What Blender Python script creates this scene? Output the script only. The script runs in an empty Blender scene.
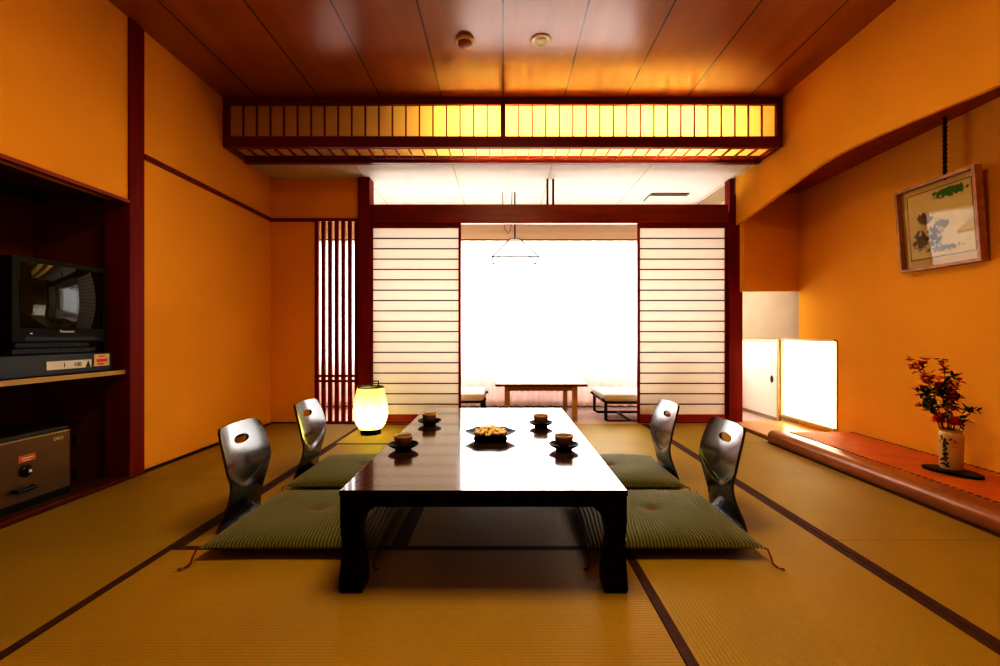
import bpy, bmesh, math, random
from mathutils import Vector, Matrix
random.seed(7)
C = bpy.context.scene.collection
PI = math.pi
F, CX, CY, H = 465.0, 503.0, 335.0, 0.85      # lens and eye height the room was measured with

# ------------------------------------------------------------------ helpers
class MB:
    """collects geometry for ONE mesh object"""
    def __init__(s): s.v = []; s.f = []; s.m = []; s.mi = 0
    def add(s, vs, fs):
        o = len(s.v); s.v += [tuple(v) for v in vs]
        for f in fs: s.f.append([o + i for i in f]); s.m.append(s.mi)
        return s
    def box(s, x0, x1, y0, y1, z0, z1):
        vs = [(x, y, z) for x in (x0, x1) for y in (y0, y1) for z in (z0, z1)]
        return s.add(vs, [(0,1,3,2),(4,6,7,5),(0,4,5,1),(2,3,7,6),(0,2,6,4),(1,5,7,3)])
    def prism(s, poly, axis, a, b):
        n = len(poly)
        def P(p, t): return {'x': (t, p[0], p[1]), 'y': (p[0], t, p[1]), 'z': (p[0], p[1], t)}[axis]
        vs = [P(p, a) for p in poly] + [P(p, b) for p in poly]
        fs = [tuple(range(n)), tuple(range(2*n-1, n-1, -1))] + [(i, (i+1) % n, n+(i+1) % n, n+i) for i in range(n)]
        return s.add(vs, fs)
    def tube(s, pts, r, n=10, caps=True):
        pts = [Vector(p) for p in pts]; rs = r if isinstance(r, (list, tuple)) else [r]*len(pts)
        o = len(s.v); N = len(pts); vs = []; fs = []
        up = Vector((0, 0, 1)); t0 = (pts[1]-pts[0]).normalized()
        if abs(t0.dot(up)) > .9: up = Vector((1, 0, 0))
        u = t0.cross(up).normalized()
        for i, p in enumerate(pts):
            t = (pts[min(i+1, N-1)] - pts[max(i-1, 0)]).normalized()
            u = (u - t*u.dot(t)).normalized(); w = t.cross(u)
            for k in range(n):
                a = 2*PI*k/n; vs.append(p + (u*math.cos(a) + w*math.sin(a))*rs[i])
        for i in range(N-1):
            for k in range(n):
                fs.append((i*n+k, i*n+(k+1) % n, (i+1)*n+(k+1) % n, (i+1)*n+k))
        if caps: fs += [tuple(range(n-1, -1, -1)), tuple((N-1)*n+k for k in range(n))]
        return s.add(vs, fs)
    def lathe(s, prof, n=32, c=(0, 0, 0), sx=1, sy=1, fn=None):
        vs = []; fs = []
        for (r, z) in prof:
            for k in range(n):
                a = 2*PI*k/n; q = r*(fn(a, r, z) if fn else 1)
                vs.append((c[0]+q*sx*math.cos(a), c[1]+q*sy*math.sin(a), c[2]+z))
        m = len(prof)
        for i in range(m-1):
            for k in range(n):
                fs.append((i*n+k, i*n+(k+1) % n, (i+1)*n+(k+1) % n, (i+1)*n+k))
        if prof[0][0] > 1e-6: fs.append(tuple(range(n-1, -1, -1)))
        if prof[-1][0] > 1e-6: fs.append(tuple((m-1)*n+k for k in range(n)))
        return s.add(vs, fs)
    def build(s, name, mat, parent=None, smooth=False, bevel=0, loc=None, fix=True):
        me = bpy.data.meshes.new(name); me.from_pydata(s.v, [], s.f)
        mats = mat if isinstance(mat, (list, tuple)) else [mat]
        for m in mats: me.materials.append(m)
        for p, i in zip(me.polygons, s.m): p.material_index = i
        bm = bmesh.new(); bm.from_mesh(me)
        bmesh.ops.remove_doubles(bm, verts=bm.verts, dist=1e-6)
        if fix: bmesh.ops.recalc_face_normals(bm, faces=bm.faces)
        bm.to_mesh(me); bm.free()
        o = bpy.data.objects.new(name, me); C.objects.link(o)
        if smooth:
            for p in me.polygons: p.use_smooth = True
            try: me.set_sharp_from_angle(angle=math.radians(40))
            except Exception: pass
        if bevel:
            b = o.modifiers.new('edge', 'BEVEL'); b.width = bevel; b.segments = 3; b.limit_method = 'ANGLE'; b.angle_limit = .6
            b.harden_normals = False
        if parent: o.parent = parent
        if loc: o.location = loc
        return o

def tag(o, label=None, cat=None, group=None, kind=None):
    for k, v in (('label', label), ('category', cat), ('group', group), ('kind', kind)):
        if v: o[k] = v
    return o
def thing(name, loc, label, cat, group=None, rz=0, kind=None):
    o = bpy.data.objects.new(name, None); C.objects.link(o); o.empty_display_size = .05
    o.location = loc; o.rotation_euler = (0, 0, rz)
    return tag(o, label, cat, group, kind)
def struct(mb, name, mat, label=None, cat=None, parent=None, **k):
    o = mb.build(name, mat, parent, **k)
    if parent is None: tag(o, label, cat, kind='structure')
    return o
def copy_tree(o, parent=None):
    c = o.copy(); C.objects.link(c)
    if parent: c.parent = parent
    for ch in [x for x in bpy.data.objects if x.parent == o]: copy_tree(ch, c)
    return c
def text_mesh(name, body, size, mat, parent, origin, xdir, ydir, depth=.0008):
    cu = bpy.data.curves.new(name, 'FONT'); cu.body = body; cu.size = size; cu.extrude = depth
    cu.align_x = 'CENTER'; cu.align_y = 'CENTER'
    t = bpy.data.objects.new(name, cu); C.objects.link(t)
    bpy.context.view_layer.update()
    me = bpy.data.meshes.new_from_object(t.evaluated_get(bpy.context.evaluated_depsgraph_get()))
    C.objects.unlink(t); bpy.data.objects.remove(t)
    o = bpy.data.objects.new(name, me); C.objects.link(o); me.materials.clear(); me.materials.append(mat)
    X = Vector(xdir).normalized(); Y = Vector(ydir).normalized(); Z = X.cross(Y)
    M = Matrix((X, Y, Z)).transposed().to_4x4(); M.translation = Vector(origin)
    me.transform(M); o.parent = parent
    return o

# ------------------------------------------------------------------ materials
def mat(name, col, rough=.6, spec=.5, metal=0, coat=0, coat_rough=.05, emit=None, es=0, ior=1.5):
    m = bpy.data.materials.new(name); m.use_nodes = True
    b = m.node_tree.nodes['Principled BSDF']
    b.inputs['Base Color'].default_value = (*col, 1); b.inputs['Roughness'].default_value = rough
    b.inputs['Metallic'].default_value = metal; b.inputs['Specular IOR Level'].default_value = spec
    b.inputs['Coat Weight'].default_value = coat; b.inputs['Coat Roughness'].default_value = coat_rough
    b.inputs['IOR'].default_value = ior
    if emit: b.inputs['Emission Color'].default_value = (*emit, 1); b.inputs['Emission Strength'].default_value = es
    return m
def N(m, t, **k):
    n = m.node_tree.nodes.new(t)
    for a, v in k.items(): setattr(n, a, v)
    return n
def L(m, a, b): m.node_tree.links.new(a, b)
def noisy(m, c1, c2, scale=(5, 5, 5), detail=4, bump=0, bscale=80, lo=.35, hi=.65):
    """colour noise in object space + fine bump"""
    b = m.node_tree.nodes['Principled BSDF']
    tc = N(m, 'ShaderNodeTexCoord'); mp = N(m, 'ShaderNodeMapping'); mp.inputs['Scale'].default_value = scale
    L(m, tc.outputs['Object'], mp.inputs['Vector'])
    no = N(m, 'ShaderNodeTexNoise'); no.inputs['Scale'].default_value = 1; no.inputs['Detail'].default_value = detail
    L(m, mp.outputs['Vector'], no.inputs['Vector'])
    r = N(m, 'ShaderNodeValToRGB'); r.color_ramp.elements[0].color = (*c1, 1); r.color_ramp.elements[1].color = (*c2, 1)
    r.color_ramp.elements[0].position = lo; r.color_ramp.elements[1].position = hi
    L(m, no.outputs['Fac'], r.inputs['Fac']); L(m, r.outputs['Color'], b.inputs['Base Color'])
    if bump:
        n2 = N(m, 'ShaderNodeTexNoise'); n2.inputs['Scale'].default_value = bscale; n2.inputs['Detail'].default_value = 3
        L(m, tc.outputs['Object'], n2.inputs['Vector'])
        bp = N(m, 'ShaderNodeBump'); bp.inputs['Strength'].default_value = bump; bp.inputs['Distance'].default_value = .004
        L(m, n2.outputs['Fac'], bp.inputs['Height']); L(m, bp.outputs['Normal'], b.inputs['Normal'])
    return m
def math_(m, op, a, b=None, c=None):
    n = N(m, 'ShaderNodeMath', operation=op)
    for i, v in enumerate((a, b, c)):
        if v is None: continue
        if isinstance(v, (int, float)): n.inputs[i].default_value = v
        else: L(m, v, n.inputs[i])
    return n.outputs[0]
def sep(m, out='Object'):
    tc = N(m, 'ShaderNodeTexCoord'); s = N(m, 'ShaderNodeSeparateXYZ'); L(m, tc.outputs[out], s.inputs[0]); return s

PLASTER = noisy(mat('ochre_plaster', (.7, .35, .08), .85, .2), (.80, .43, .042), (.88, .475, .052), (1.2, 1.2, 1.2), 6, .35, 140)
CREAM_DAYLIT = noisy(mat('cream_daylit_plaster', (.8, .7, .55), .8, .2), (.43, .34, .23), (.47, .38, .26), (2, 2, 2), 4, .1, 120)  # veranda walls; on the right one the cream stands in for daylight
WHITEC = mat('white_ceiling', (.86, .80, .72), .6, .3)
REDWOOD = noisy(mat('red_wood', (.2, .02, .008), .5, .2), (.19, .010, .003), (.24, .014, .004), (25, 25, 1.5), 4)
REDWOODX = noisy(mat('red_wood_long_x', (.2, .02, .008), .35, .5), (.18, .009, .003), (.23, .013, .004), (2, 30, 30), 4)
REDWOODY = noisy(mat('red_wood_long_y', (.2, .02, .008), .35, .5), (.25, .035, .010), (.38, .06, .018), (30, 2, 30), 4)
LOGWOOD = noisy(mat('polished_log', (.4, .12, .03), .33, .5, coat=.15), (.30, .105, .02), (.46, .19, .045), (14, 1.2, 14), 5)
DARKWOOD = noisy(mat('dark_brown_wood', (.05, .012, .006), .35, .5), (.045, .012, .006), (.075, .02, .008), (3, 30, 30), 4)
BOARD = noisy(mat('alcove_board', (.5, .25, .08), .3, .5), (.50, .23, .07), (.62, .32, .10), (20, 2, 20), 4)
TANWOOD = noisy(mat('tan_wood', (.6, .35, .14), .35, .5), (.56, .34, .12), (.68, .44, .18), (2, 20, 20), 4)
BLACKLAC = mat('black_lacquer', (.0035, .0035, .004), .35, .15)
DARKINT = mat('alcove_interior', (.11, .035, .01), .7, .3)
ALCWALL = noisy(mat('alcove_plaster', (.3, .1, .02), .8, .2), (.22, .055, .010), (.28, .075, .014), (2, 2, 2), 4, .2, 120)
BLACKPL = mat('black_plastic', (.012, .012, .012), .4, .4)
DKMETAL = mat('dark_metal', (.012, .011, .012), .35, .5)
CHROME = mat('chrome', (.8, .8, .8), .15, metal=1)
SILVER = mat('silver_print', (.8, .8, .8), .4, emit=(1, 1, 1), es=.05)
WHITEPL = mat('white_plastic', (.95, .94, .9), .4)
PAPERLBL = mat('white_label', (.8, .8, .78), .5)
INK = mat('black_ink', (.02, .02, .02), .5)
REDINK = mat('red_ink', (.7, .06, .02), .5)

# ceiling boards: warm varnished boards with dark seams every 0.486 m
CEILM = mat('varnished_ceiling_boards', (.45, .15, .035), .3, .5, coat=.55, coat_rough=.2)
def ceil_mat(m, c1, c2, pitch, off, line=(.05, .01, .004), w=.011, axis='X'):
    b = m.node_tree.nodes['Principled BSDF']
    s = sep(m); tc = N(m, 'ShaderNodeTexCoord'); mp = N(m, 'ShaderNodeMapping'); mp.inputs['Scale'].default_value = (9, .7, 1)
    L(m, tc.outputs['Object'], mp.inputs['Vector'])
    no = N(m, 'ShaderNodeTexNoise'); no.inputs['Scale'].default_value = 1; no.inputs['Detail'].default_value = 5
    L(m, mp.outputs['Vector'], no.inputs['Vector'])
    r = N(m, 'ShaderNodeValToRGB'); r.color_ramp.elements[0].color = (*c1, 1); r.color_ramp.elements[1].color = (*c2, 1)
    r.color_ramp.elements[0].position = .3; r.color_ramp.elements[1].position = .7
    L(m, no.outputs['Fac'], r.inputs['Fac'])
    a = math_(m, 'ADD', s.outputs[axis], -off + pitch*50 + w/2)
    fr = math_(m, 'MODULO', a, pitch); mask = math_(m, 'LESS_THAN', fr, w)
    mx = N(m, 'ShaderNodeMix', data_type='RGBA'); L(m, mask, mx.inputs['Factor'])
    L(m, r.outputs['Color'], mx.inputs[6]); mx.inputs[7].default_value = (*line, 1)
    L(m, mx.outputs[2], b.inputs['Base Color'])
ceil_mat(CEILM, (.31, .09, .012), (.38, .12, .018), .4885, 0.0)
ceil_mat(WHITEC, (.64, .60, .55), (.67, .63, .58), .88, -.445, line=(.55, .42, .30), w=.012)

# tatami: fine rush ribs along X or Y
def tatami(name, along, c1, c2):
    m = mat(name, c1, .5, .42)
    b = m.node_tree.nodes['Principled BSDF']
    s = sep(m); ax = s.outputs['Y' if along == 'x' else 'X']
    w1 = math_(m, 'SINE', math_(m, 'MULTIPLY', ax, 2*PI/.0125))
    cross = math_(m, 'SINE', math_(m, 'MULTIPLY', s.outputs['X' if along == 'x' else 'Y'], 2*PI/.004))
    tc = N(m, 'ShaderNodeTexCoord'); no = N(m, 'ShaderNodeTexNoise'); no.inputs['Scale'].default_value = 2.2; no.inputs['Detail'].default_value = 6
    L(m, tc.outputs['Object'], no.inputs['Vector'])
    n2 = N(m, 'ShaderNodeTexNoise'); n2.inputs['Scale'].default_value = 90
    L(m, tc.outputs['Object'], n2.inputs['Vector'])
    f = math_(m, 'ADD', math_(m, 'MULTIPLY', w1, .09), math_(m, 'ADD', math_(m, 'MULTIPLY', no.outputs['Fac'], .7), math_(m, 'MULTIPLY', n2.outputs['Fac'], .35)))
    r = N(m, 'ShaderNodeValToRGB'); r.color_ramp.elements[0].color = (*c1, 1); r.color_ramp.elements[1].color = (*c2, 1)
    r.color_ramp.elements[0].position = .2; r.color_ramp.elements[1].position = .85
    L(m, f, r.inputs['Fac']); L(m, r.outputs['Color'], b.inputs['Base Color'])
    h = math_(m, 'ADD', w1, math_(m, 'MULTIPLY', cross, .3))
    bp = N(m, 'ShaderNodeBump'); bp.inputs['Strength'].default_value = .4; bp.inputs['Distance'].default_value = .0009
    L(m, h, bp.inputs['Height']); L(m, bp.outputs['Normal'], b.inputs['Normal'])
    return m
TATX = tatami('tatami_rush_x', 'x', (.34, .228, .018), (.45, .315, .028))
TATY = tatami('tatami_rush_y', 'y', (.33, .232, .018), (.44, .318, .028))
HERI = noisy(mat('tatami_border_cloth', (.06, .02, .012), .7), (.055, .018, .012), (.09, .03, .018), (40, 40, 40), 2)

def translucent(name, col, trans=.5, transp=0, rough=None):
    m = bpy.data.materials.new(name); m.use_nodes = True; nt = m.node_tree; nt.nodes.clear()
    out = N(m, 'ShaderNodeOutputMaterial'); d = N(m, 'ShaderNodeBsdfDiffuse'); t = N(m, 'ShaderNodeBsdfTranslucent')
    d.inputs[0].default_value = (*col, 1); t.inputs[0].default_value = (*col, 1)
    mx = N(m, 'ShaderNodeMixShader'); mx.inputs[0].default_value = trans
    L(m, d.outputs[0], mx.inputs[1]); L(m, t.outputs[0], mx.inputs[2]); o = mx.outputs[0]
    if transp:
        tr = N(m, 'ShaderNodeBsdfTransparent'); m2 = N(m, 'ShaderNodeMixShader'); m2.inputs[0].default_value = transp
        L(m, o, m2.inputs[1]); L(m, tr.outputs[0], m2.inputs[2]); o = m2.outputs[0]
    L(m, o, out.inputs[0]); return m
SHOJI = translucent('shoji_paper', (.90, .87, .82), .50)
SHOJIW = translucent('window_shoji_paper', (.95, .92, .85), .6)
AMBERP = translucent('light_box_paper', (.95, .80, .48), .78)
LANTP = translucent('lantern_paper', (.93, .95, .55), .6)
SHEER = translucent('sheer_curtain', (.95, .90, .88), .6, .42)
PENDP = translucent('pendant_acrylic', (.95, .95, .95), .5, .75)
def glass(name, col=(1, 1, 1), rough=0.0, refl=.1):
    m = bpy.data.materials.new(name); m.use_nodes = True; nt = m.node_tree; nt.nodes.clear()
    out = N(m, 'ShaderNodeOutputMaterial'); tr = N(m, 'ShaderNodeBsdfTransparent'); tr.inputs[0].default_value = (*col, 1)
    g = N(m, 'ShaderNodeBsdfGlossy'); g.inputs['Roughness'].default_value = rough
    fr = N(m, 'ShaderNodeFresnel'); fr.inputs[0].default_value = 1.5
    mx = N(m, 'ShaderNodeMixShader'); L(m, fr.outputs[0], mx.inputs[0]); L(m, tr.outputs[0], mx.inputs[1]); L(m, g.outputs[0], mx.inputs[2])
    L(m, mx.outputs[0], out.inputs[0]); return m
GLASS = glass('clear_glass')

# ------------------------------------------------------------------ room numbers
XL, XR, XT = -2.235, 2.228, 2.76      # left wall, right lintel wall, alcove back wall
YB, YV, YR = 4.48, 5.56, -1.7         # back wall line, veranda window wall, rear wall
ZC, ZL = 2.744, 2.355                 # main ceiling, lower ceiling
ZD = 2.174                            # alcove ceiling

# floors
struct(MB().box(-3.0, 3.0, YR, YB, -.12, -.051), 'floor', mat('subfloor', (.25, .13, .05), .8), 'timber floor under the tatami mats', 'floor')
struct(MB().box(-2.6, XT+.1, YB+.001, YV+.1, -.12, -.02), 'floor.001',
       noisy(mat('veranda_carpet', (.7, .52, .46), .7, .4), (.62, .47, .42), (.72, .56, .50), (30, 30, 30), 3, .3, 300),
       'pale pinkish floor of the sunlit veranda', 'floor')
# ceilings
struct(MB().box(-2.35, 2.35, YR, 4.06, ZC, ZC+.08), 'ceiling', CEILM, 'warm varnished board ceiling with dark seams', 'ceiling')
struct(MB().box(-2.5, XT+.1, 4.062, YV+.1, ZL, ZL+.08), 'ceiling.001', WHITEC, 'pale panelled lower ceiling running out over the veranda', 'ceiling')
struct(MB().box(XR+.031, XT, YR, 4.34, ZD, ZD+.06), 'ceiling.002', REDWOODY, 'reddish wooden ceiling of the display alcove', 'ceiling')
# left wall: main stretch, the stretch over the alcove
struct(MB().box(XL-.12, XL, 2.89, YB+.0, -.05, ZC), 'wall_left', PLASTER, 'ochre plaster wall on the left', 'wall')
struct(MB().box(XL-.12, XL, YR, 2.77, 1.655, ZC), 'wall_left_upper', PLASTER, 'ochre plaster wall above the television alcove', 'wall')
struct(MB().box(XL-.12, XL, YR, .55, -.05, 1.65), 'wall_left_near', PLASTER, 'ochre plaster wall left of the camera', 'wall')
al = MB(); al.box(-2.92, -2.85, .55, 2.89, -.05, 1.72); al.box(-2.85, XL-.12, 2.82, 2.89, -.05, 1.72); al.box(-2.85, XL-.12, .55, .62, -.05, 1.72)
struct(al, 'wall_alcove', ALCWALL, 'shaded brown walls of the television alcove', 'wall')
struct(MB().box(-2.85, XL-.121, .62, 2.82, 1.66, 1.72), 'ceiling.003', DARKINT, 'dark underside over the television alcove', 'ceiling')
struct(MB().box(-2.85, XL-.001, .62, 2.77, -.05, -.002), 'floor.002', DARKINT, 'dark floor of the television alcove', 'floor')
struct(MB().box(XL-.02, XL+.012, .5, 2.77, 1.635, 1.655), 'trim_1', REDWOODY, 'thin red wooden edge over the television alcove', 'trim')
struct(MB().box(XL-.02, XL+.006, .5, 2.77, -.012, .008), 'trim_2', REDWOODX, 'low red sill along the television alcove floor', 'trim')
struct(MB().box(XL-.14, XL+.012, 2.77, 2.885, -.05, ZC), 'trim_3', REDWOOD, 'red-brown post between the alcove and the left wall', 'post', bevel=.004)
struct(MB().box(XL-.0, XL+.014, 2.89, YB, 1.942, 1.974), 'trim_4', REDWOODX, 'thin red picture rail on the left wall', 'trim')
struct(MB().box(XL, XL+.006, 2.89, YB, 0, .011), 'baseboard_left', DARKWOOD, 'thin dark baseboard of the left wall', 'baseboard')
# back wall, left section with lattice opening
bw = MB(); bw.box(XL-.12, -1.82, YB, YB+.08, -.05, ZL); bw.box(-1.82, -1.386, YB, YB+.08, 1.965, ZL)
struct(bw, 'wall_back', PLASTER, 'narrow orange plaster wall left of the lattice', 'wall')
struct(MB().box(XL, -1.386, YB-.014, YB, 1.942, 1.972), 'trim_5', REDWOODX, 'thin red rail across the narrow back wall', 'trim')
struct(MB().box(XL, -1.82, YB-.01, YB, 0, .012), 'baseboard_back', DARKWOOD, 'thin dark baseboard of the narrow back wall', 'baseboard')
# lattice screen
lat = thing('window_3', (-1.613, YB+.03, 0), 'tall red-brown vertical lattice window with light behind', 'window', kind='structure')
m = MB()
for k in range(7):
    x = -.207 + .0 + k*.0640; m.box(x, x+.033, -.015, .015, .0, 1.965)
m.build('slats', REDWOOD, lat)
m = MB()
for z in (.405, .455): m.box(-.207, .227, -.024, -.0155, z-.011, z+.011)
m.box(-.207, .227, -.03, .03, -.02, .012)
m.build('cross_rails', REDWOOD, lat)
# pillars and lintel beam
struct(MB().box(-1.385, -1.272, YB-.05, YB+.10, -.05, ZL), 'trim_6', REDWOOD, 'red-brown pillar left of the shoji screens', 'pillar', bevel=.004)
struct(MB().box(2.158, 2.293, YB-.03, YB+.11, -.05, 2.03), 'trim_7', REDWOOD, 'red-brown pillar right of the shoji screens', 'pillar', bevel=.004)
struct(MB().box(2.185, 2.25, YB+.0, YB+.10, 2.031, ZL), 'trim_8', REDWOOD, 'short post above the right shoji pillar', 'post')
struct(MB().box(-1.272, 2.158, YB-.03, YB+.035, 1.922, 2.10), 'trim_9', REDWOODX, 'broad dark red lintel beam over the shoji screens', 'beam', bevel=.004)
struct(MB().box(-1.272, 2.158, YB-.04, YB+.09, -.05, .0), 'trim_10', TANWOOD, 'wooden sliding track sill under the shoji screens', 'sill')
for i, x in enumerate((.43, .485)):
    t = MB().box(x-.009, x+.009, YB+.01, YB+.03, 2.10, ZL).build('hanger_strut', DKMETAL)
    tag(t, ['left one of the two thin black struts above the lintel beam', 'right one of the two thin black struts above the lintel beam'][i], 'strut', 'thin struts above the lintel beam')
# right upper wall with arched bottom edge
arch = [(YR, 1.86), (.3, 1.88), (1.2, 1.925), (2.085, 1.976), (2.38, 2.003), (2.67, 2.030), (3.0, 2.050), (3.25, 2.048), (3.59, 2.010), (3.88, 1.973), (4.2, 1.932), (4.448, 1.898)]
arch_s = []
for i in range(len(arch)-1):                       # smooth the arch
    p0, p1, p2, p3 = arch[max(i-1, 0)], arch[i], arch[i+1], arch[min(i+2, len(arch)-1)]
    for k in range(5):
        t = k/5; arch_s.append(tuple(.5*(2*p1[j]+(p2[j]-p0[j])*t+(2*p0[j]-5*p1[j]+4*p2[j]-p3[j])*t*t+(3*p1[j]-p0[j]-3*p2[j]+p3[j])*t**3) for j in (0, 1)))
arch_s.append(arch[-1])
poly = [(a[0]+(b[0]-a[0])*t, ) for a, b, t in ()] or arch_s + [(4.448, ZL), (4.06, ZL), (4.06, ZC), (YR, ZC)]
struct(MB().prism(poly, 'x', XR, XR+.03), 'wall_right_upper', PLASTER, 'ochre plaster wall over the display alcove with arched lower edge', 'wall')
struct(MB().box(XR, XR+.085, 4.45, YV, 2.2, ZL), 'wall_veranda_upper', CREAM_DAYLIT, 'pale wall strip over the veranda end', 'wall')
# right wall with low window
YW0, YW1, ZW0, ZW1 = 3.84, 4.62, .06, .80
rw = MB()
rw.box(XT, XT+.1, YR, YW0, -.05, 2.3); rw.box(XT, XT+.1, YW0, 4.34, ZW1, 2.3); rw.box(XT, XT+.1, YW0, 4.34, -.05, ZW0)
struct(rw, 'wall_right', PLASTER, 'ochre plaster back wall of the display alcove', 'wall')
rw = MB(); rw.box(XT, XT+.1, 4.34, YV, ZW1, ZL); rw.box(XT, XT+.1, 4.34, YW1, -.05, ZW0); rw.box(XT, XT+.1, YW1, YV, -.05, ZW1)
struct(rw, 'wall_veranda_right', CREAM_DAYLIT, 'end wall of the veranda with daylight put into its pale colour', 'wall')  # continues the ochre alcove wall; daylight on it is put into the colour
struct(MB().box(2.25, XT, 4.34, 4.42, 1.26, ZL), 'wall_alcove_end', PLASTER, 'orange hanging wall closing the end of the display alcove', 'wall')
struct(MB().box(2.25, XT, YR, .2, .0, 2.17), 'wall_right_near', PLASTER, 'ochre wall closing the alcove near the camera', 'wall')
w2 = thing('window_2', (XT, (YW0+YW1)/2, ZW0), 'low square paper window glowing white at the alcove foot', 'window', kind='structure')
hw = (YW1-YW0)/2; hh = ZW1-ZW0
m = MB(); m.box(-.006, .02, -hw-.004, -hw+.006, -.01, hh+.01); m.box(-.006, .02, hw-.016, hw, -.01, hh+.01); m.box(-.02, .02, -hw+.012, hw-.03, hh-.006, hh+.015); m.box(-.02, .02, -hw+.012, hw-.03, -.01, .012)
m.build('window_frame', mat('pale_window_wood', (.62, .50, .26), .5), w2)
MB().box(.03, .034, -hw, hw, 0, hh).build('paper_pane', SHOJIW, w2)
m = MB()
for k in range(1, 5): m.box(.036, .042, -hw+k*2*hw/5-.003, -hw+k*2*hw/5+.003, .012, hh-.006)
for k in range(1, 5): m.box(.036, .042, -hw, hw, k*hh/5-.003, k*hh/5+.003)
m.build('muntin_grid', TANWOOD, w2)
# low sliding door beyond it
d3 = thing('door_3', (XT-.012, 5.02, .02), 'small white low sliding door with a black round pull', 'door', kind='structure')
MB().box(0, .012, -.38, .38, .0, .765).build('door_panel', mat('white_door_paper', (.88, .80, .70), .6), d3)
m = MB(); m.box(-.012, .012, -.40, -.372, -.02, .79); m.box(-.012, .012, -.372, .5, .765, .785)
m.build('door_frame', TANWOOD, d3)
m = MB(); m.lathe([(.0, 0), (.022, 0), (.026, .004), (.02, .006), (0, .004)], 20); o = m.build('door_pull', BLACKPL, d3, smooth=True)
o.rotation_euler = (0, -PI/2, 0); o.location = (0, -.27, .38); o.scale = (1.5, 1, 1)
# veranda window wall
WX0, WX1, WZ0, WZ1 = -2.3, 2.6, .50, 1.97
vw = MB(); vw.box(-2.5, XT+.1, YV, YV+.1, -.1, .05); vw.box(-2.5, XT+.1, YV, YV+.1, WZ1, ZL); vw.box(-2.5, WX0, YV, YV+.1, .05, WZ1); vw.box(WX1, XT+.1, YV, YV+.1, .05, WZ1)
struct(vw, 'wall_veranda_back', noisy(mat('beige_plaster', (.75, .6, .42), .7), (.66, .50, .34), (.72, .56, .40), (1, 1, 20), 3), 'beige wall around the big veranda window', 'wall')
struct(MB().box(-2.5, -2.4, YB+.08, YV, -.1, ZL), 'wall_veranda_left', CREAM_DAYLIT, 'pale left end wall of the veranda', 'wall')
w1 = thing('window_1', (0, YV+.05, WZ0), 'wide bright veranda window', 'window', kind='structure')
m = MB()
for x in (WX0+.02, -.75, .83, WX1-.02): m.box(x-.02, x+.02, -.02, .02, 0, WZ1-WZ0)
MB().box(WX0, WX1, -.004, .004, .05-WZ0, 0).build('added_light_panel', translucent('light_passing_panel', (.92, .80, .78), .28), w1)  # added where the wall would be, lets daylight brighten the lower curtain
m.box(WX0, WX1, -.02, .02, 0, .03); m.box(WX0, WX1, -.02, .02, WZ1-WZ0-.03, WZ1-WZ0)
m.build('window_frame', mat('pale_window_metal', (.75, .75, .73), .4), w1)
MB().add([(WX0, 0, .03), (WX1, 0, .03), (WX1, 0, WZ1-WZ0-.03), (WX0, 0, WZ1-WZ0-.03)], [(0, 1, 2, 3)]).build('window_pane', GLASS, w1, fix=False)
# rear wall
struct(MB().box(-2.4, 2.9, YR-.1, YR, -.1, ZC), 'wall_rear', PLASTER, 'ochre wall behind the camera', 'wall')

# ------------------------------------------------------------------ tatami mats
def mat_thing(x0, x1, y0, y1, along, label):
    cx, cy = (x0+x1)/2, (y0+y1)/2; a, b = (x1-x0)/2-.0015, (y1-y0)/2-.0015
    t = thing('tatami_mat', (cx, cy, -.0512), label, 'tatami mat', 'tatami mats')
    hb = .031
    if along == 'y':
        MB().box(-a+hb, a-hb, -b, b, 0, .05).build('rush_surface', TATY, t)
        for s in (-1, 1): MB().box(*sorted((s*a, s*(a-hb))), -b, b, 0, .0505).build('border_band', HERI, t)
    else:
        MB().box(-a, a, -b+hb, b-hb, 0, .05).build('rush_surface', TATX, t)
        for s in (-1, 1): MB().box(-a, a, *sorted((s*b, s*(b-hb))), 0, .0505).build('border_band', HERI, t)
A_, B_, D_, E_ = -1.316, .473, 1.353, 2.118
mat_thing(XL, A_, 2.76, YB-.04, 'y', 'tatami mat at the far left, along the left wall up to the lattice')
mat_thing(XL, A_, 1.0, 2.76, 'y', 'tatami mat at the near left, beside the safe and television alcove')
mat_thing(A_, B_, .995, 1.875, 'x', 'wide tatami mat in front of and under the near legs of the black table')
mat_thing(A_, -.42, 1.875, 3.62, 'y', 'tatami mat under the two green cushions left of the table')
mat_thing(-.42, B_, 1.875, 3.62, 'y', 'tatami mat lying under the middle and right side of the table')
mat_thing(A_, B_, 3.62, YB-.04, 'x', 'tatami mat in front of the left shoji screen, carrying the lantern')
mat_thing(B_, D_, .99, 2.75, 'y', 'tatami mat at the front right, under the nearer right cushion')
mat_thing(B_, D_, 2.75, YB-.04, 'y', 'tatami mat behind the right-hand chairs, before the right shoji screen')
mat_thing(D_, E_, .17, 1.93, 'y', 'tatami mat in the near right corner beside the polished log')
mat_thing(D_, E_, 1.93, 3.69, 'y', 'tatami mat along the middle of the polished log on the right')
mat_thing(D_, 2.18, 3.69, YB-.04, 'y', 'short tatami mat at the far right beyond the end of the log')
struct(MB().box(XL, 2.12, YR, .09, -.05, -.001).box(A_+.001, B_-.001, .09, .993, -.05, -.001), 'floor.003', TATX, 'tatami covered floor behind the camera', 'floor')
struct(MB().box(XL, A_, .09, 1.0, -.05, -.001).box(B_, D_, .09, .99, -.05, -.001).box(D_, E_, .09, .17, -.05, -.001), 'floor.004', TATY, 'tatami covered floor beside the camera', 'floor')

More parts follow.
